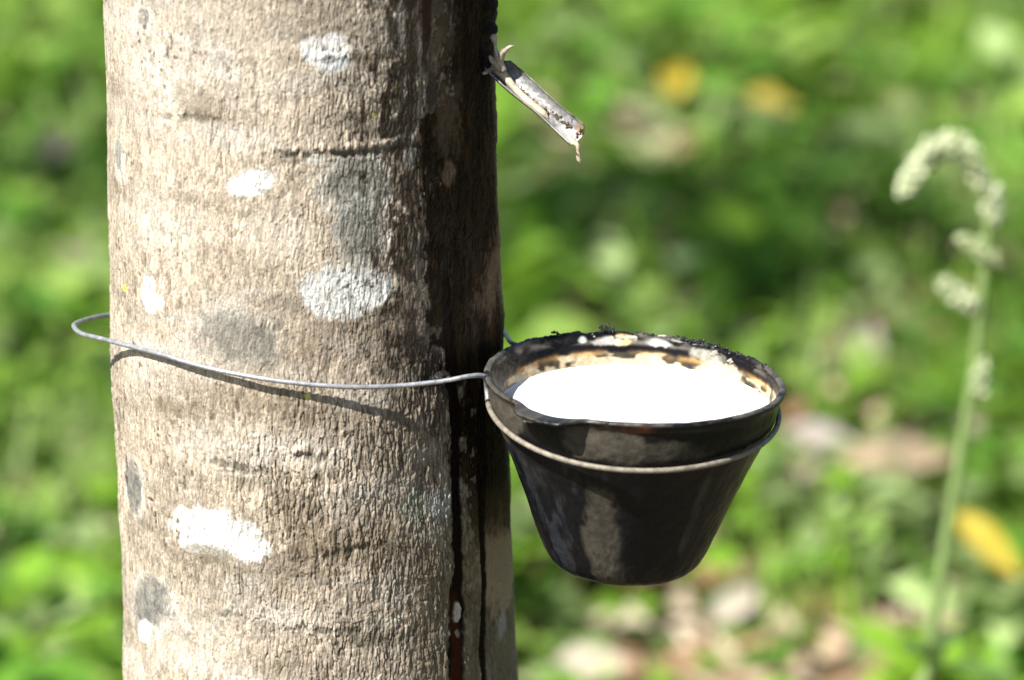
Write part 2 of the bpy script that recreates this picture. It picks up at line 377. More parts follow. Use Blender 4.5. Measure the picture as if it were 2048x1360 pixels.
# wet, sap-stained right-hand side with the trunk's own shade darkened into it
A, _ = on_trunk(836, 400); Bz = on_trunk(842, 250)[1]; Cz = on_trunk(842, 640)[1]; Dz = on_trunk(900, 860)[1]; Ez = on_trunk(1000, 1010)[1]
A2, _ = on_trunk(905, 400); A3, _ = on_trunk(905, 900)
topm = sst(Bz - .002, Bz + .012, Z)                                   # above the sharp part the dark edge frays
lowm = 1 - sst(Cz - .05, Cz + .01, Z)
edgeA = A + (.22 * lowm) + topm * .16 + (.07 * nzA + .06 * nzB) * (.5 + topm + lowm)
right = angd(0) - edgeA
stain_shade = sst(-.02, .05 + .0, right) * (1 - sst(1.35, 1.75, angd(0)))
stain_shade *= sst(Ez - .07, Ez + .01, Z) * .5 + .5
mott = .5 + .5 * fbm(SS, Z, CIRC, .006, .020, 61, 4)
base = mixc(base, (.011, .0065, .0025), np.clip(stain_shade * (.95 + .08 * mott), 0, .99))
fray = sst(A - .36, A - .04, angd(0) + .16 * nzA + .12 * nzB) * (1 - stain_shade) * (1 - sst(1.3, 1.7, angd(0)))
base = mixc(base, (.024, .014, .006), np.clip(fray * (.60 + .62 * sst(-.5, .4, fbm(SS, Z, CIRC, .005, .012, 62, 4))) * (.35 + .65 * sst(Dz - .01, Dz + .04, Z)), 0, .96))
wet_shade = np.maximum(wet_shade, stain_shade)
base = mixc(base, (.045, .024, .008), stain_shade * sst(.1, 1.0, fbm(SS, Z, CIRC, .004, .014, 63, 4)) * .7)
base = mixc(base, (.17, .12, .075), patch(985, 550, 18, 60, 10, .6, .8) * .5 + patch(897, 345, 12, 22, 0, .5, .8) * .7 + patch(900, 230, 22, 60, 0, .6, .8) * .4 + patch(870, 60, 40, 60, 0, .6, .8) * .35)
# lower right: browner and tan patches of bark
base = mixc(base, (.15, .115, .07), np.clip(patch(870, 1240, 45, 160, 0, .5) * .5 + patch(945, 1200, 24, 200, 0, .5, .5) * .65 + patch(1010, 1300, 26, 90, 0, .5, .5) * .6, 0, .8) * (1 - crack * .5))
base = mixc(base, (.34, .26, .18), patch(1003, 1130, 34, 105, -6, .22, .5) * .9 * (1 - crack * .5))
base = mixc(base, (.06, .042, .022), patch(1015, 1010, 26, 60, -20, .35, .5) * .8)
base = mixc(base, (.30, .30, .27), patch(1008, 1250, 8, 22, 0, .5, .9) * .8)
def streak(pts, colr, amt=1.0, gloss=1.0, depth=.0006):
    global base, wet_shade, h
    pp = sorted([(on_trunk(x, y)[1], on_trunk(x, y)[0], w) for x, y, w in pts])
    zc, ac, wc = zip(*pp); ac_ = np.interp(Z, zc, ac); wc_ = np.interp(Z, zc, wc) * PXM
    d = np.abs(angd(0) - ac_) * R0 * np.cos(ac_) / wc_ + .22 * nzA + .15 * nzB
    m_ = (1 - sst(.75, 1.2, d)) * sst(zc[0] - .006, zc[0] + .001, Z) * (1 - sst(zc[-1] - .001, zc[-1] + .006, Z)) * amt
    base = mixc(base, colr, m_); wet_shade = np.maximum(wet_shade, m_ * gloss); h -= depth * m_
streak([(890, 560, 5), (893, 640, 9), (904, 740, 12), (912, 860, 11), (915, 1000, 10), (920, 1120, 9), (916, 1190, 12), (917, 1240, 15), (912, 1300, 15), (914, 1420, 12)], (.010, .006, .004))
streak([(912, 1200, 7), (915, 1290, 10), (912, 1420, 10)], (.055, .014, .006), .8, 1)
streak([(962, 640, 7), (964, 800, 10), (963, 900, 10), (966, 1050, 6), (970, 1170, 5), (967, 1290, 6), (970, 1420, 5)], (.010, .007, .004))
streak([(935, 700, 5), (940, 860, 4)], (.012, .008, .005), .8)
streak([(858, -30, 9), (856, 60, 8), (850, 120, 5)], (.035, .012, .006), .8)
streak([(962, 40, 10), (964, 130, 16), (962, 260, 12)], (.012, .008, .005), .7)
m_ = patch(917, 1226, 6, 17, 0, .25, .6); base = mixc(base, (.45, .43, .37), m_); h += .0012 * m_
m_ = patch(918, 1268, 5, 7, 0, .3, .9); base = mixc(base, (.30, .27, .2), m_ * .8)
# tapping cut and healed knobs near the spout
m_ = patch(979, 60, 9, 60, 5, .4, .5); h -= .0035 * m_; base = mixc(base, (.012, .010, .009), m_ * .9)
for p in [(986, 28, 7, 22), (988, 62, 6, 14), (984, 6, 8, 16)]: h += .0028 * patch(*p, soft=.5)
h += .0007 * patch(716, 294, 88, 8, 0, .7, .9)
h += .0030 * patch(880, 752, 14, 6, 0, .5, .6)
crust_m = patch(870, 751, 26, 5, 0, .4, .7); base = mixc(base, (.012, .01, .008), crust_m); base = mixc(base, (.6, .5, .36), patch(888, 753, 5, 4, 0, .3, .2))
h = h * (.25 + .75 * dense)

c_, r_ = t_axis(Z); rad = r_ + h - .0006
X = c_ + rad * np.sin(TH); Y = -rad * np.cos(TH)
V = np.stack([X, Y, Z], -1).reshape(-1, 3)
tree = empty('rubber_tree', (float(t_axis(0)[0]), 0, 0))
tag(tree, 'rubber tree trunk with pale cracked bark, white lichen patches and dark stained, shaded right side', 'tree')
build('trunk', V, grid_faces(len(zs), len(th), True), M['bark'], tree, cols=np.clip(base, .004, .9).reshape(-1, 3), floats={'wet_shade': np.clip(wet_shade, 0, 1)})
del X, Y, V

# ------------------------------------------------------------------ leaves (numpy, many at once)
def leaves(P, D, N, Ln, Wd, C, fold=.15, droop=.2):
    """P base points, D direction unit, N up-ish normal, Ln length, Wd width, C colour -> verts, tris, cols"""
    P, D, N = map(np.asarray, (P, D, N)); Sd = np.cross(D, N); Sd /= np.linalg.norm(Sd, axis=1)[:, None] + 1e-9
    N = np.cross(Sd, D); n = len(P); l = Ln[:, None]; w = Wd[:, None]
    g = lambda a, b_, c: P + D * l * a + Sd * w * b_ + N * (c[:, None] if hasattr(c, 'shape') else c)
    dr = -droop * Ln
    v = [P, g(.3, -.5, fold * Wd + dr * .05), g(.3, 0, dr * .05), g(.3, .5, fold * Wd + dr * .05),
         g(.68, -.42, fold * Wd + dr * .4), g(.68, 0, dr * .4), g(.68, .42, fold * Wd + dr * .4), g(1, 0, dr)]
    V = np.stack(v, 1).reshape(-1, 3)
    tri = np.array([[0, 2, 1], [0, 3, 2], [4, 5, 7], [5, 6, 7]]); quad = np.array([[1, 2, 5, 4], [2, 3, 6, 5]])
    o = (np.arange(n) * 8)[:, None, None]
    return V, [(tri[None] + o).reshape(-1, 3), (quad[None] + o).reshape(-1, 4)], np.repeat(C, 8, 0)
def unit(a): return a / (np.linalg.norm(a, axis=-1, keepdims=True) + 1e-9)

# unseen treetop; leaf clusters are placed to shade chosen spots of ground behind
limbs = [tube(smooth_path([[float(t_axis(4.6)[0]), 0, 4.6], [-.5, .3, 5.3], [-1.2, .9, 5.7], [-1.9, 1.4, 6.0]], 8), np.linspace(.045, .012, 25), 8),
         tube(smooth_path([[float(t_axis(4.2)[0]), 0, 4.2], [.1, .5, 4.8], [.1, 1.3, 5.4], [.2, 2.0, 5.8]], 8), np.linspace(.04, .012, 25), 8),
         tube(smooth_path([[float(t_axis(4.75)[0]), 0, 4.75], [-.1, .2, 5.6], [.2, .4, 6.4], [.3, .6, 7.2]], 8), np.linspace(.045, .01, 25), 8),
         tube(smooth_path([[float(t_axis(4.7)[0]), 0, 4.7], [.5, .1, 5.3], [1.1, .5, 5.8]], 8), np.linspace(.035, .01, 17), 8)]
for lm in limbs: build('branch', lm[0], lm[1], M['branch'], tree)
shade_px = [(1420, 430, .30), (1200, 480, .22), (1650, 560, .22), (100, 330, .22), (1700, 300, .18), (1160, 560, .16), (1500, 620, .14), (1850, 480, .2), (60, 560, .10), (1900, 700, .12), (1640, 1080, .06), (1300, 180, .08)]
cl = []
for (px, py, r) in shade_px:
    g = ground(px, py, .06); zc = random.uniform(5.0, 6.2); cl.append((g + L * (zc / L[2]), r * .5))
for _ in range(26):
    a = random.uniform(0, 6.28); q = random.uniform(.3, 1.5); cl.append((np.array([.1 + q * math.cos(a), .8 + q * math.sin(a), random.uniform(5.2, 7.2)]), random.uniform(.25, .45)))
P = []
for c, r in cl:
    n = int(240 * (r / .4) ** 2); d = unit(RNG.normal(size=(n, 3))) * (RNG.uniform(0, 1, (n, 1)) ** .4) * r * np.array([1, 1, .5]); P.append(c + d)
P = np.vstack(P)
def clear(P, q, rad):                   # drops leaves that would keep the sun off a chosen spot
    v = P - q; d = v - (v @ L)[:, None] * L; return np.linalg.norm(d, axis=1) > rad
keep = clear(P, np.array([0, 0, .87]), .42) & clear(P, at(1960, 600, .7), .28) & clear(P, ground(1350, 1300), .45) & clear(P, ground(300, 1200), .5) & clear(P, ground(1500, 20), .35)
P = P[keep]; n = len(P)
D = unit(RNG.normal(size=(n, 3)) * [1, 1, .35] + [0, 0, -.35]); N = unit(RNG.normal(size=(n, 3)) * .4 + [0, 0, 1.0])
C = np.array([.06, .12, .025]) * RNG.uniform(.6, 1.5, (n, 1))
v, f, c = leaves(P, D, N, RNG.uniform(.10, .17, n), RNG.uniform(.04, .06, n), C)
build('shade_crown', v, f, M['leaf'], tree, cols=c)

# ------------------------------------------------------------------ cup
CUPY = -.066
CC = at(1270, 757, CUPY)
ROLL = math.radians(3.0); PT = math.radians(.5)
def cupx(P):                            # cup coordinates -> world (slight hang to one side)
    P = np.asarray(P, float); x, y, z = P[..., 0], P[..., 1], P[..., 2]
    x, z = x * math.cos(ROLL) + z * math.sin(ROLL), -x * math.sin(ROLL) + z * math.cos(ROLL)
    y, z = y * math.cos(PT) - z * math.sin(PT), y * math.sin(PT) + z * math.cos(PT)
    return np.stack([x, y, z], -1) + CC
RR = 303 * PXM * (1.94 / 2.0)
prof = np.array([(.0, -.0855), (.016, -.0855), (.0255, -.0846), (.0315, -.0815), (.0355, -.0755), (.0395, -.0660), (.0450, -.0520), (.0505, -.0385), (.0568, -.0245), (.0603, -.0170), (.0622, -.0100),
                 (.0630, -.0045), (.0643, -.0022), (.0650, -.0008), (.0646, .0002), (.0636, .0006), (.0624, .0003), (.0617, -.0008), (.0611, -.0035), (.0592, -.0100), (.0570, -.0170), (.0540, -.0245),
                 (.048, -.0385), (.036, -.068), (.030, -.078), (.018, -.0825), (0, -.083)])
prof[:, 0] *= RR / .065
pf = smooth_path(prof, 14); nph = 720
seg = np.concatenate([[0], np.cumsum(np.hypot(*np.diff(pf, axis=0).T))])
ph = np.linspace(-np.pi, np.pi, nph, endpoint=False)     # 0 faces the camera, positive to the right
PH, K = np.meshgrid(ph, np.arange(len(pf))); RAD = pf[K, 0]; ZZ = pf[K, 1]
lastout = int(np.argmax(pf[:, 1])); outer = (K <= lastout).astype(float)
lipm = np.exp(-((PH + .63) / .20) ** 2)
lipm2 = 1 - sst(.14, .30, np.abs(PH + .63))
hz = sst(-.0075, -.0012, ZZ)
RADd = RAD + .0078 * lipm2 * sst(-.0042, -.0016, ZZ) * sst(.92, 1.0, RAD / RR + .03) * (outer * 1.0 + (1 - outer) * .25) - .0002
ZZd = ZZ - .0012 * lipm * hz
cu = PH * .06; CC_ = 2 * np.pi * .06
n1 = fbm(cu + 1, ZZ + 1, CC_, .012, .012, 71, 4); n2 = fbm(cu + 1, seg[K] + 1, CC_, .003, .003, 72, 4); n3 = fbm(cu + 1, seg[K] + 1, CC_, .020, .05, 73, 3)
back = sst(1.7, 2.3, np.abs(PH))
rimm = sst(-.002, 0, ZZ)
RADd = RADd + .00022 * n1 + .00012 * n2 * (1 + 3 * back * rimm)
ZZd = ZZd + rimm * (.0004 * n1 + .0006 * n2 * back) + rimm * .0007 * np.sin(PH * 2 + .5)
Vc = np.stack([RADd * np.sin(PH), -RADd * np.cos(PH), ZZd], -1)
ccol = np.zeros(PH.shape + (3,)); ccol[:] = (.0055, .0055, .0065)
dust_light = sst(-.05, .75, n1 * .7 + n3 * .6 + .25 * n2) * .06
def cb(x, z, rx, rz, soft=.4, rag=.5):
    d = np.hypot((PH - x) / rx, (ZZ - z) / rz) + rag * n1 * .6 + rag * n2 * .25; return 1 - sst(1 - soft, 1 + soft, d)
D_ = np.maximum.reduce([cb(-1.25, -.012, .36, .012), cb(-.22, -.011, .30, .008) * .9, cb(.05, -.013, .35, .006) * .5, cb(-.28, -.058, .19, .026) * .75, cb(-.20, -.078, .25, .010) * .7,
                        cb(.62, -.048, .05, .022) * .45, cb(-.95, -.035, .25, .014) * .3, cb(-.7, -.066, .06, .012) * .35, cb(1.0, -.04, .4, .04) * .15])  # dust patches; sunlit parts of the upper band are painted paler with them
smear_sheen = fbm(cu + 1, ZZ + 1, CC_, .008, .014, 78, 4)
dust_light = sst(.15, .72, np.clip(np.maximum(dust_light, D_) + .22 * smear_sheen, 0, 1)) * (.75 + .25 * sst(-.4, .5, n2)) * outer
ccol = mixc(ccol, (.070, .061, .046), dust_light * .9)
ccol = mixc(ccol, (.020, .022, .027), sst(0, .6, smear_sheen + n3 * .5) * outer * (1 - dust_light) * (1 - sst(-.03, -.018, ZZ)) * (1 - sst(-.5, .2, PH)))  # bluish sheen on the lower left wall, painted into the colour
ccol = mixc(ccol, (.12, .035, .012), cb(.02, -.0025, .12, .0016, .5, .9) * outer * .8)
ccol = mixc(ccol, (.13, .115, .095), sst(-.001, .0003, ZZ) * sst(-.6, .5, n1 + .3 * n2) * .75 * (1 - back))
# inside wall: old latex tide marks above the liquid
dep = -ZZ * (1 - outer)
inn = 1 - outer; LVL = .0130
pa = np.where(PH < 0, PH + 2 * np.pi, PH)                 # pi = back; <pi right, >pi left
upb = np.interp(pa, [0, 1.2, 1.9, 2.5, 3.14, 3.7, 4.1, 4.5, 5.2, 6.3], [.004, .0035, .0055, .0060, .0070, .0075, .0088, .0125, .014, .009]) + .0006 * n1 + .0004 * n2
st = inn * sst(-.0006, .0006, dep - upb)
gap = sst(.10, .45, fbm(cu + 1, ZZ + 1, CC_, .012, .004, 74, 3) + .30 * sst(3.3, 3.9, pa) - .15 * (1 - sst(2.1, 3.0, pa)))
st *= 1 - .92 * gap
ccol = mixc(ccol, (.52, .44, .30), np.clip(st * (.85 + .3 * n2), 0, 1))
ora = inn * np.exp(-((dep - upb - .0006) / .0011) ** 2) * sst(-.5, .5, fbm(cu + 1, ZZ + 1, CC_, .008, .01, 75, 2))
ccol = mixc(ccol, (.42, .24, .08), np.clip(ora, 0, 1) * .65)
ccol = mixc(ccol, (.50, .27, .08), st * sst(.25, .9, fbm(cu + 1, ZZ + 1, CC_, .006, .003, 76, 3)) * .7)
milky = inn * back * sst(.0, .7, fbm(cu + 1, ZZ + 1, CC_, .011, .004, 77, 3)) * (1 - st) * sst(.002, .004, .0065 - dep)
ccol = mixc(ccol, (.22, .20, .17), milky * .6)
for (x, z, rx, rz, cc2) in [(3.14 + .06, .002, .09, .0022, (.60, .45, .22)), (3.14 + .18, .0025, .10, .002, (.4, .38, .34)), (3.5, .002, .035, .0015, (.5, .5, .48)), (2.55, .004, .16, .003, (.24, .23, .19)), (2.95, .0022, .09, .0018, (.38, .37, .35)),
                            (2.4, .009, .2, .004, (.42, .36, .26))]:
    d = np.hypot((pa - x) / rx, (dep - z) / rz) + .3 * n2; ccol = mixc(ccol, cc2, (1 - sst(.6, 1.2, d)) * inn)
crough = .36 + .35 * dust_light - .10 * back * inn + .1 * n1
cup = empty('latex_cup', tuple(float(q) for q in cupx([0, 0, -.0855])))
tag(cup, 'black plastic latex cup with dusty sides, hung by wire against the tree trunk', 'cup')
build('body', cupx(Vc).reshape(-1, 3), grid_faces(len(pf), nph, True), M['cup'], cup, cols=np.clip(ccol, .004, .9).reshape(-1, 3), floats={'rough': np.clip(crough, .15, .9)})
def rimp(phi, dr=0, dz_=0):
    r = RR - .0012 + dr; return cupx([r * math.sin(phi), -r * math.cos(phi), .0006 + dz_ + .0007 * math.sin(phi * 2 + .5)])
# black rubber crumbs and crust stuck on the back of the rim
g = random.Random(4); parts = []
def clump(phi, n, sp, sz, hgt):
    for _ in range(n):
        parts.append(blob(rimp(phi + g.gauss(0, sp), g.gauss(-.0006, .0010), abs(g.gauss(0, hgt))), np.array([g.uniform(.5, 1.2), g.uniform(.5, 1.2), g.uniform(.4, 1.0)]) * sz * .62, g.randint(0, 9999), .9, 7))
clump(math.pi + .175, 30, .022, .0012, .0016); clump(math.pi + .56, 10, .014, .0010, .0008)
clump(math.pi - .45, 26, .07, .0012, .0004); clump(math.pi - .66, 16, .09, .0011, .0003); clump(math.pi - .25, 20, .2, .0009, .0000); clump(math.pi - .95, 24, .14, .0009, .0001)
clump(math.pi + .12, 16, .22, .0008, .0000)
v, f = join(parts); build('crust', v, f, M['crust'], cup)
parts = []
for phi, dr, dz2, r in [(.0, -.0020, -.0024, (.0036, .0008, .0012)), (.09, -.0018, -.0022, (.0030, .0008, .0011)), (-.22, -.0004, -.0002, (.0018, .0010, .0006)), (.28, -.0016, -.0018, (.0012, .0006, .0010)),
                        (-.66, -.0018, -.0022, (.0030, .0008, .0010)), (-.80, -.0022, -.0034, (.0022, .0008, .0010)), (-.55, -.0026, -.0052, (.0012, .0006, .0010))]:
    parts.append(blob(rimp(math.pi + phi, dr, dz2), r, int(abs(phi) * 997) + 3, .8, 12))
v, f = join(parts); build('dried_latex', v, f, M['pale'], cup)
# highlight crescent under the pouring lip, put in as a pale blob
v, f = join([blob(cupx([(RR + .0034) * math.sin(-.70), -(RR + .0034) * math.cos(-.70), -.0040]), (.0034, .001, .0008), 5, .3, 10)])
build('lip_highlight', v, f, M['pale'], cup)

# liquid latex standing in the cup
nr = 60; rs = np.linspace(0, 1, nr); PHm, Rm = np.meshgrid(np.linspace(-np.pi, np.pi, 240, endpoint=False), rs)
rin = float(np.interp(LVL, -pf[lastout:][:, 1], pf[lastout:][:, 0])) + .0006
zm = -LVL + .0010 * sst(.955, 1, Rm) + .00012 * np.sin(Rm * 17 + 3 * np.sin(PHm * 2)) + .0001 * np.sin(PHm * 5 + Rm * 9)
px_, py_ = Rm * rin * np.sin(PHm), -Rm * rin * np.cos(PHm)
zm = zm - px_ * math.sin(-ROLL) * .6                       # liquid stays nearly level while the cup hangs crooked
Vm = cupx(np.stack([px_, py_, zm], -1)).reshape(-1, 3)
Vb = cupx(np.stack([px_ * .9, py_ * .9, np.full_like(px_, -LVL - .004)], -1)).reshape(-1, 3)
tag(build('liquid_latex', Vm, grid_faces(nr, 240, True)[:, ::-1], M['milk']), 'bright white liquid latex filling the black cup', 'latex')

g = random.Random(21); parts = []
for _ in range(26):
    q_ = math.sqrt(g.random()) * rin * .92; a_ = g.uniform(0, 6.283)
    parts.append(blob(cupx([q_ * math.sin(a_), -q_ * math.cos(a_), -LVL + .0002 + q_ * math.sin(a_) * .03]), np.array([g.uniform(.6, 1.6), g.uniform(.4, 1), .25]) * .0006, g.randint(0, 999), .7, 6))
v, f = join(parts); tag(build('bark_crumbs', v, f, M['dried']), 'tiny tan bark crumbs floating on the white latex in the cup', 'crumbs', kind='stuff')

# ------------------------------------------------------------------ wire
HW = .00105
ringp = []
an = np.linspace(0, 2 * np.pi, 120, endpoint=False)
rx_, ry_ = RR - .0024, RR - .0014
q = np.stack([rx_ * np.sin(an), -ry_ * np.cos(an) + .0012, np.zeros_like(an)], -1)
q[:, 2] = -.0124 - np.cos(an) * .0078 + .0004 * np.sin(3 * an)
ring = cupx(q)
wire = empty('hanging_wire', tuple(float(x) for x in at(560, 760, -.09)))
tag(wire, 'grey galvanised wire looped round the tree trunk and gripping the cup below its rim', 'wire')
v, f = tube(ring, .00118, 12, True); build('ring', v, f, M['dwire'], wire)
rl = ring[91]; rl2 = ring[int(120 * (1 - .40))]
fp = [at(148, 653, -.004), at(156, 645, .012), at(185, 636, .030), at(218, 630, .048), at(330, 612, .085), at(600, 600, .103), at(850, 625, .085), at(985, 652, .045), at(1012, 671, .022), at(1028, 688, .004), rl2]
bp = [at(148, 653, -.004), at(163, 667, -.020), at(205, 678, -.035), at(262, 693, -.0500), at(320, 708, -.0655), at(400, 732, -.0785), at(500, 753, -.0875), at(600, 767, -.0900), at(700, 774, -.0880), at(790, 772, -.0832), at(880, 763, -.0795),
      at(935, 753, -.0775), at(962, 751, -.074), at(971, 757, -.069), at(973, 775, -.066), rl]
path = smooth_path(fp[::-1] + bp[1:], 14)
v, f = tube(path, HW, 12); build('strand', v, f, M['wire'], wire)

# ------------------------------------------------------------------ spout
s0 = at(992, 128, -.030); s1 = at(1148, 264, -.050); d = unit(s1 - s0); Ls = np.linalg.norm(s1 - s0)
zup = np.array([0, 0, 1.0]); n0 = unit(zup - d * zup.dot(d)); sd = np.cross(d, n0)     # sd towards the camera side or away
if sd[1] > 0: sd = -sd
ro = math.radians(34); nn = unit(n0 * math.cos(ro) + sd * math.sin(ro)); sd = unit(sd * math.cos(ro) - n0 * math.sin(ro))
spout = empty('tapping_spout', tuple(float(x) for x in s0))
tag(spout, 'small grey metal gutter spout stuck in the bark, dripping latex above the cup', 'spout')
RS = .0052; nl = 90; na = 40
tt = np.linspace(-.04, 1.06, nl); aa = np.linspace(-1.42, 1.30, na)       # + = far wall
def chan(T, Aa, Rr, lift=0):
    c = s0 + d * Ls * T[..., None]
    fl = 1 + .06 * np.sin(T * 7)
    r = Rr * fl
    return c + (-nn * np.cos(Aa)[..., None] - sd * np.sin(Aa)[..., None]) * r[..., None] + nn * (RS * .3 + lift)
T_, A_ = np.meshgrid(tt, aa, indexing='ij')
# clipped far upper corner, rounded far lower corner
T_ = T_ + np.where(T_ > .9, -.045 * sst(.5, 1.3, A_) , 0) + np.where(T_ < .1, .10 * sst(.6, 1.3, A_), 0)
inner = chan(T_, A_, np.full_like(T_, RS) + .00012 * vnoise(T_ * 20, A_ * 4 + 9, 64, 5)); outr = chan(T_, A_, np.full_like(T_, RS + .0007))
vi, vo = inner.reshape(-1, 3), outr.reshape(-1, 3); nV = len(vi); fi = grid_faces(nl, na, False)
def strip(ids): ids = np.asarray(ids); return np.stack([ids[:-1], ids[1:], ids[1:] + nV, ids[:-1] + nV], -1)
border = np.concatenate([np.arange(na), np.arange(1, nl) * na + na - 1, (nl - 1) * na + np.arange(na - 2, -1, -1), np.arange(nl - 2, -1, -1) * na])
F_ = np.vstack([fi, fi[:, ::-1] + nV, strip(border)])
nzs = vnoise(T_ * 14 + 2, A_ * 3 + 20, 64, 8) * .5 + vnoise(T_ * 45 + 2, A_ * 9 + 20, 128, 9) * .5
sc = np.zeros(T_.shape + (3,)); sc[:] = (.20, .197, .19)
sc = mixc(sc, (.20, .21, .23), (1 - sst(.16, .30, T_ + .05 * nzs)) * .7)  # upper end painted a cooler grey for the shade falling there
sc = mixc(sc, (.34, .34, .34), sst(.2, .6, nzs) * .6)
brown = np.exp(-((A_ - .18 - .5 * nzs) / .16) ** 2) * sst(.25, .35, T_) * (1 - sst(.86, .95, T_))
sc = mixc(sc, (.05, .03, .015), np.clip(brown * .9, 0, 1))
sc = mixc(sc, (.45, .44, .41), sst(.80, .86, T_) * (1 - sst(.2, .7, A_)) * .9)
sc = mixc(sc, (.30, .20, .09), sst(.93, .99, T_ - .02 * nzs) * sst(.3, .7, A_) * .8)
oc = np.zeros_like(sc); oc[:] = (.05, .035, .022); oc = mixc(oc, (.20, .19, .18), sst(-.2, .6, nzs) * .7)
build('channel', np.vstack([vi, vo]), F_, M['spout'], spout, cols=np.vstack([sc.reshape(-1, 3), oc.reshape(-1, 3)]))
def cp(t_, a_, r_=RS): return chan(np.array([t_]), np.array([a_]), np.array([r_]))[0]
parts = []
pts = [cp(.0, -.2, .0026), cp(.10, -.25, .0030), cp(.22, -.35, .0036), cp(.35, -.45, .0042), cp(.50, -.50, .0045), cp(.62, -.42, .0045), cp(.72, -.35, .0050)]
parts.append(tube(smooth_path(pts, 8), np.interp(np.linspace(0, 1, 49), [0, .15, .4, .7, .9, 1], [.0028, .0022, .0014, .0015, .0014, .0002]), 12, wob=.04))
stream = join(parts); parts = []
parts.append(tube(smooth_path([at(986, 68, -.034), at(989, 82, -.034), at(993, 104, -.034), at(999, 122, -.034), at(1006, 142, -.034)], 8), np.interp(np.linspace(0, 1, 33), [0, .08, .2, .36, .6, 1], [.0005, .0017, .0014, .0006, .0011, .0018]), 12, wob=.05))
parts.append(tube(smooth_path([at(1000, 122, -.034), at(1006, 106, -.036), at(1014, 98, -.037), at(1021, 93, -.038), at(1028, 92, -.038)], 6), [.0014] * 6 + list(np.linspace(.0013, .0003, 19)), 10, wob=.12))
parts.append(tube(smooth_path([at(1004, 136, -.034), at(992, 134, -.033), at(981, 140, -.031), at(966, 147, -.036)], 6), np.linspace(.0021, .0006, 19), 10, wob=.12))
parts.append(tube(smooth_path([at(998, 136, -.034), at(985, 122, -.033), at(979, 112, -.034)], 6), np.linspace(.0018, .0006, 13), 10, wob=.1))
v, f = join(parts); build('dried_latex', v, f, M['root'], spout)
build('latex_stream', stream[0], stream[1], M['dried'], spout)
tip = cp(1.05, -.35); dp = [cp(.98, -.3), tip, at(1155, 291, tip[1] - .001), at(1156, 302, tip[1] - .001), at(1157, 314, tip[1] - .001), at(1160, 325, tip[1] - .001)]
v, f = tube(smooth_path(dp, 8), np.interp(np.linspace(0, 1, 41), [0, .2, .35, .6, .8, .93, 1], [.0012, .0013, .0010, .0007, .0010, .0009, .0002]), 12, wob=.04)
build('latex_drip', v, f, M['dried'], spout)
parts = []; g = random.Random(9)
for _ in range(80):
    t_ = g.uniform(.30, .92); a_ = .12 + g.gauss(0, .10) + (.25 if t_ > .68 else 0); s_ = g.uniform(.3, 1) * (.0007 if t_ > .62 else .0004)
    parts.append(blob(cp(t_, a_, RS + .0001), s_, g.randint(0, 9999), .7, 6))
for _ in range(10):
    parts.append(blob(cp(g.uniform(1.0, 1.05), g.uniform(.2, 1.1), RS - .0001), g.uniform(.0003, .0006), g.randint(0, 9999), .7, 6))
v, f = join(parts); build('residue', v, f, M['residue'], spout)

# ------------------------------------------------------------------ flowering weed on the right
FY = .78
stem_px = [(1842, 1370), (1862, 1270), (1885, 1130), (1908, 985), (1930, 850), (1952, 720), (1962, 610), (1972, 520), (1978, 440), (1974, 390), (1962, 350)]
sp = [at(x, y, FY) for x, y in stem_px]; b0 = sp[0]
base_pt = np.array([b0[0] - .22, FY + .02, float(gh(b0[0] - .2, FY))])
pth = smooth_path([base_pt, base_pt * .55 + b0 * .45 + [0, 0, .02], *sp], 8)
weed = empty('flowering_weed', tuple(float(x) for x in base_pt))
tag(weed, 'tall thin weed with a drooping pale flower spike at the right of the picture', 'plant')
nS = len(pth); v, f = tube(pth, np.interp(np.linspace(0, 1, nS), [0, .5, 1], [.0048, .0033, .0026]), 8)
build('stem', v, f, M['leaf'], weed, cols=np.tile((.26, .36, .13), (len(v), 1)))
def spike(pts, rad, per, seed, size=.0017):
    g = np.random.default_rng(seed); P = smooth_path([at(x, y, FY) for x, y in pts], 10); n = len(P)
    rads = np.interp(np.linspace(0, 1, n), [0, .25, .8, 1], [.7, 1, .85, .35]) * rad; L_ = np.linalg.norm(np.diff(P, axis=0), axis=1).sum()
    parts = [tube(P, .0020, 6)]; cols = [np.tile((.22, .32, .12), (len(parts[0][0]), 1))]
    for _ in range(int(L_ * per * 4)):
        i = g.integers(0, n); c = P[i] + unit(g.normal(size=3)) * rads[i] * g.uniform(.5, 1.05)
        b_ = blob(c, size * g.uniform(.5, 1.25), int(g.integers(0, 9999)), .5, 5); parts.append(b_)
        k = g.uniform(0, 1); cols.append(np.tile(np.array([.60, .64, .44]) * (.7 + .5 * k) if k > .4 else np.array([.34, .42, .18]), (len(b_[0]), 1)))
    v, f = join(parts); build('flower_spike', v, f, M['flower'], weed, cols=np.clip(np.vstack(cols), 0, .85))
spike([(1964, 372), (1950, 330), (1928, 298), (1895, 290), (1862, 305), (1835, 335), (1815, 372), (1806, 385)], .0088, 2300, 1)
spike([(1945, 610), (1925, 597), (1900, 578), (1882, 562)], .0072, 1900, 2)
spike([(1988, 520), (1965, 508), (1945, 488), (1920, 478)], .0060, 1400, 3, .0018)
spike([(1976, 420), (1984, 400), (1994, 375)], .0060, 1200, 4, .0018)
spike([(1953, 790), (1958, 750), (1960, 722)], .0065, 900, 5, .0018)
spike([(1990, 400), (1992, 425), (1984, 450)], .0045, 900, 6, .0018)
g = np.random.default_rng(3); i = g.integers(6, 20, 14); Pl = pth[i]; nL = len(i)
Dl = unit(g.normal(size=(nL, 3)) * [1, 1, .2] + [0, 0, .3]); v, f, c = leaves(Pl, Dl, np.tile([0, 0, 1.0], (nL, 1)) + .01, g.uniform(.06, .12, nL), g.uniform(.012, .025, nL), np.tile([.09, .17, .04], (nL, 1)), droop=.4)
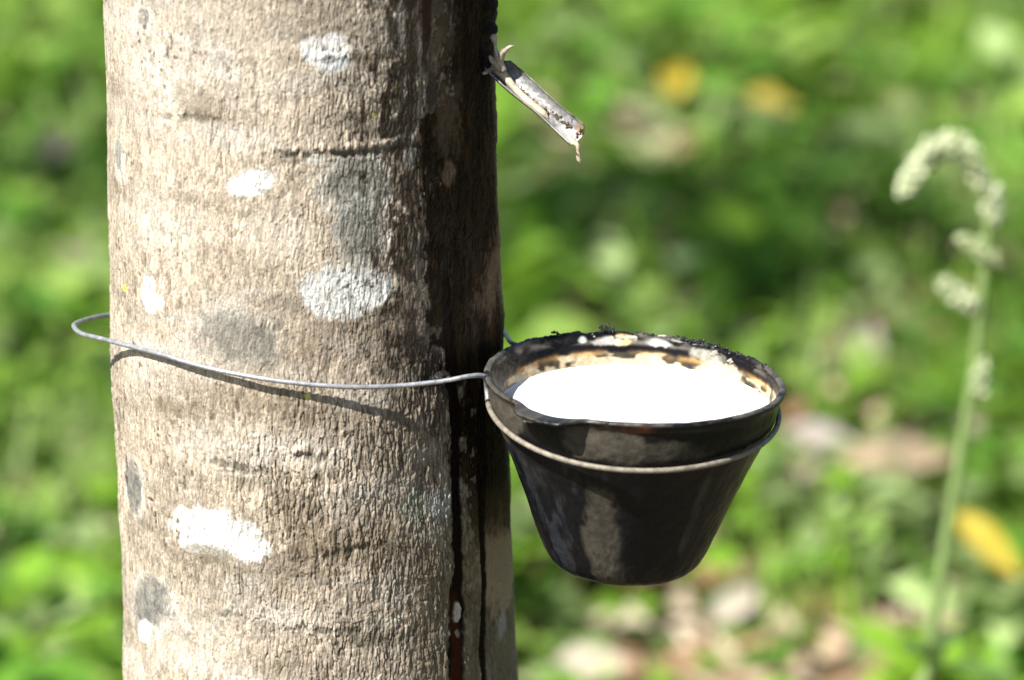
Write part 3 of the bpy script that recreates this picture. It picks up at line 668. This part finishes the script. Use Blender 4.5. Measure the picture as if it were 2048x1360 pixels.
build('foliage', v, f, M['leaf'], weed, cols=c)

# ------------------------------------------------------------------ ground cover
def spots(lst):                          # (px, py, rx px, ry px, amount) -> blobs on the ground
    out = []
    for px, py, rx, ry, am in lst:
        g0 = ground(px, py, .04); gx1 = ground(px + rx, py, .04); gy1 = ground(px, py - ry, .04); out.append((g0[0], g0[1], gx1[0] - g0[0], gy1[1] - g0[1], am))
    return out
def mask(P, sp_):
    m = np.zeros(len(P))
    for x, y, rx, ry, am in sp_:
        m = np.maximum(m, am * np.exp(-(((P[:, 0] - x) / rx) ** 2 + ((P[:, 1] - y) / ry) ** 2)))
    return m
bare = spots([(1600, 1240, 200, 120, 1.0), (1230, 1290, 170, 120, .75), (1190, 1170, 60, 40, .7), (1750, 930, 160, 45, .85), (1700, 700, 80, 60, .6), (1720, 1330, 140, 60, .9), (1280, 310, 80, 50, .7), (110, 290, 60, 40, .6),
              (120, 360, 50, 30, .5), (170, 510, 70, 35, .6), (1030, 230, 50, 60, .7), (1180, 90, 60, 40, .4), (1600, 120, 60, 40, .4), (1640, 860, 90, 40, .5), (1700, 1040, 60, 60, .6), (90, 700, 50, 40, .35), (90, 1240, 80, 60, .4), (1850, 250, 120, 60, .4), (1350, 660, 90, 30, .3)])
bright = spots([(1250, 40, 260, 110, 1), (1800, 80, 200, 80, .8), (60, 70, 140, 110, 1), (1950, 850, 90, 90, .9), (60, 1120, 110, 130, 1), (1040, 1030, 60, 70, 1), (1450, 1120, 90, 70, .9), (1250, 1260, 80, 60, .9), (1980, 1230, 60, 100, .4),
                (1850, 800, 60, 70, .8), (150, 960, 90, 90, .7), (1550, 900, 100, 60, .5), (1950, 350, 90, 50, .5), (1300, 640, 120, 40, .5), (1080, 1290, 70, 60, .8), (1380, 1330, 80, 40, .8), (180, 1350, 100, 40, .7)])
dark = spots([(1440, 470, 260, 120, 1), (1800, 430, 110, 110, .9), (1160, 420, 90, 60, .7), (1700, 590, 120, 60, .7), (60, 280, 140, 70, .8), (1500, 130, 140, 50, .5), (1750, 200, 120, 60, .7), (1520, 1050, 60, 50, .5), (2000, 1000, 80, 90, .6), (2000, 620, 60, 100, .9), (100, 820, 60, 50, .6)])  # leaf colours painted darker where the ground lies in shade
def lf(P, k, s):
    return vnoise(P[:, 0] / k + 40, P[:, 1] / k + 40, 200, s)
def scatter(n, x0, x1, y0, y1): return np.stack([RNG.uniform(x0, x1, n), RNG.uniform(y0, y1, n)], -1)
PALS = np.array([(.118, .225, .020), (.18, .275, .055), (.08, .180, .020), (.25, .33, .13), (.05, .125, .014), (.15, .21, .075)]) * 1.12
def cover(name, region, nclump, lpc, lsize, label, seed, grass=.35):
    g = np.random.default_rng(seed)
    C0 = np.stack([g.uniform(region[0], region[1], nclump), g.uniform(region[2], region[3], nclump)], -1)
    mb = np.maximum(mask(C0, bare), mask(C0 + [0, .13], bare)); keep = g.uniform(0, 1, nclump) > mb * 1.05 + .10 * (lf(C0, .35, 4) > .35)
    keep &= np.hypot(C0[:, 0], C0[:, 1]) > .16
    if name == 'surrounding_weeds': keep &= ~((np.abs(C0[:, 0]) < .8) & (C0[:, 1] < 2.1))
    C0 = C0[keep]; nc = len(C0)
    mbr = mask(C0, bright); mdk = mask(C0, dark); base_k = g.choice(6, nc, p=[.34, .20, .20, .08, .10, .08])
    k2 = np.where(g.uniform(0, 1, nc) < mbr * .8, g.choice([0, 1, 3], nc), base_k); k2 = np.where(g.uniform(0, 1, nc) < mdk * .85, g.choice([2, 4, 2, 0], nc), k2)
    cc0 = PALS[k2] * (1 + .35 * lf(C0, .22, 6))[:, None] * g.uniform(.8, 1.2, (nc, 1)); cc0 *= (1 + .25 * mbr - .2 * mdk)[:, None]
    hgt = g.uniform(.03, .14, nc) * (1 + .5 * lf(C0, .5, 7)) * (1 - .6 * mask(C0 + [0, .1], bare)); rad = g.uniform(.02, .07, nc)
    nl_ = np.maximum(3, g.poisson(lpc, nc)); ids = np.repeat(np.arange(nc), nl_); n = len(ids)
    isg = ((g.uniform(0, 1, nc) < grass) & (C0[:, 1] > 1.9))[ids]
    a = g.uniform(0, 6.283, n); q = np.sqrt(g.uniform(0, 1, n)) * rad[ids]
    P = np.zeros((n, 3)); P[:, 0] = C0[ids, 0] + q * np.cos(a); P[:, 1] = C0[ids, 1] + q * np.sin(a)
    P[:, 2] = gh(P[:, 0], P[:, 1]) + np.where(isg, 0, hgt[ids] * g.uniform(.15, 1, n) ** .7)
    D = np.stack([np.cos(a), np.sin(a), np.zeros(n)], -1) * g.uniform(.4, 1, (n, 1)) + g.normal(size=(n, 3)) * .25
    D[:, 2] = np.where(isg, g.uniform(.6, 1.6, n), g.uniform(-.15, .55, n)); D = unit(D)
    N = unit(g.normal(size=(n, 3)) * .35 + [0, 0, 1.0]); N = np.where(isg[:, None], unit(np.stack([-D[:, 0], -D[:, 1], np.full(n, .6)], -1) + g.normal(size=(n, 3)) * .2), N)
    sz = lsize[0] + (lsize[1] - lsize[0]) * g.uniform(0, 1, nc)[ids] * g.uniform(.6, 1.1, n)
    Ln = np.where(isg, g.uniform(.07, .20, n), sz); Wd = np.where(isg, g.uniform(.003, .007, n), sz * g.uniform(.42, .7, n))
    C = cc0[ids] * g.uniform(.75, 1.25, (n, 1))
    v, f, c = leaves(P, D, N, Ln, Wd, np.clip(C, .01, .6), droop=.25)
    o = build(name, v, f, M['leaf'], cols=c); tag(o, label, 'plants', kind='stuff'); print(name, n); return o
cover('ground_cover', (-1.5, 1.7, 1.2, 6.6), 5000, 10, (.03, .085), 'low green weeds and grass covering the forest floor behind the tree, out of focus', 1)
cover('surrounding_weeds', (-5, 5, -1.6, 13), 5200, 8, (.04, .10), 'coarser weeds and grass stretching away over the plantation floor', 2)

# leaf litter: fallen brown and bleached leaves
n = 22000; g = np.random.default_rng(12)
P2 = np.stack([g.uniform(-1.6, 1.8, n), g.uniform(1.0, 7.2, n)], -1); w = mask(P2, bare); kp = g.uniform(0, 1, n) < .35 + .9 * w; P2 = P2[kp]; n = len(P2); w = w[kp]
P = np.zeros((n, 3)); P[:, :2] = P2; P[:, 2] = gh(P2[:, 0], P2[:, 1]) + g.uniform(.004, .03, n)
a = g.uniform(0, 6.28, n); D = unit(np.stack([np.cos(a), np.sin(a), g.normal(0, .15, n)], -1)); N = unit(g.normal(size=(n, 3)) * .25 + [0, 0, 1])
lp = np.array([(.42, .33, .24), (.40, .33, .26), (.30, .20, .12), (.46, .41, .33), (.20, .12, .07), (.40, .28, .22)])
lp = lp * [1, .97, .9]
C = lp[g.integers(0, 6, n)] * g.uniform(.7, 1.15, (n, 1))
v, f, c = leaves(P, D, N, g.uniform(.05, .13, n), g.uniform(.022, .05, n), C, fold=.25, droop=-.1)
tag(build('leaf_litter', v, f, M['dry'], cols=c), 'bleached brown fallen leaves scattered between the weeds', 'leaf litter', kind='stuff')

# single fallen leaves one can pick out
def big_leaf(px, py, z, length, width, ang, colr, label, group=None, lift=.0, tiltx=0.0):
    g0 = ground(px, py, z); nu, nv = 15, 7
    u = np.linspace(0, 1, nu)[:, None]; vv = np.linspace(-1, 1, nv)[None, :]
    wd = width / 2 * np.sin(np.pi * np.clip(u, .02, .985)) ** .75 * (1 - .25 * u)
    X = (u - .5) * length + 0 * vv; Y_ = wd * vv; Z_ = .18 * width * np.abs(vv) + .06 * length * np.sin(u * 5) + .0 * vv + lift * (u - .5)
    ca, sa = math.cos(ang), math.sin(ang); ct, st_ = math.cos(tiltx), math.sin(tiltx)
    xx = X * ca - Y_ * sa; yy = X * sa + Y_ * ca; yy, zz_ = yy * ct - Z_ * st_, yy * st_ + Z_ * ct
    V = np.stack([xx + g0[0], yy + g0[1], zz_ + g0[2]], -1).reshape(-1, 3)
    root = empty('fallen_leaf', tuple(float(x) for x in g0)); tag(root, label, 'leaf', group)
    gg = np.random.default_rng(int(px)); cc_ = np.array(colr) * (1 + .12 * gg.uniform(-1, 1, (len(V), 1)))
    build('blade', V, grid_faces(nu, nv, False), M['leaf'] if colr[0] > .45 and colr[2] < .1 else M['dry'], root, cols=cc_)
    e0 = V.reshape(nu, nv, 3)[:, nv // 2]
    v, f = tube(np.vstack([e0[0] * 2 - e0[1] + (e0[0] - e0[1]) * .9, e0]), .0012, 5); build('midrib', v, f, M['dry'], root, cols=np.tile((.4, .3, .1), (len(v), 1)))
    return root
GL = 'single fallen leaves behind the tree'
big_leaf(1352, 165, .10, .060, .046, 1.2, (.44, .31, .03), 'round yellow leaf in the upper middle of the blurred background', GL, tiltx=.7)
big_leaf(1546, 208, .10, .062, .042, -.4, (.36, .27, .04), 'yellow leaf lying right of the round yellow leaf in the upper background', GL, tiltx=.6)
big_leaf(1975, 1092, .12, .080, .032, -.82, (.40, .31, .035), 'long yellow leaf behind the flowering weed stem near the lower right', GL, tiltx=.8)
big_leaf(1790, 918, .08, .12, .045, .1, (.30, .23, .16), 'pinkish brown dead leaf right of the cup behind the weeds', GL, tiltx=.7)
big_leaf(1650, 890, .07, .085, .04, -.3, (.34, .29, .28), 'greyish dead leaf just right of the cup', GL, tiltx=.6)
big_leaf(1722, 700, .08, .07, .045, 1.2, (.33, .29, .25), 'pale upright dead leaf between the cup rim and the weed stem', GL, tiltx=.9)
big_leaf(1470, 1215, .06, .065, .035, .9, (.40, .36, .29), 'bleached pale leaf below and right of the cup', GL, tiltx=.5)
big_leaf(1180, 1340, .04, .07, .045, .2, (.42, .36, .29), 'cream dead leaf at the bottom edge below the cup', GL, tiltx=.5)
big_leaf(115, 290, .08, .06, .04, 1.3, (.45, .36, .26), 'tan dead leaf left of the trunk near the top', GL, tiltx=.7)
big_leaf(165, 510, .07, .07, .035, .1, (.44, .36, .28), 'tan dead leaf close to the left edge of the trunk above the wire', GL, tiltx=.7)
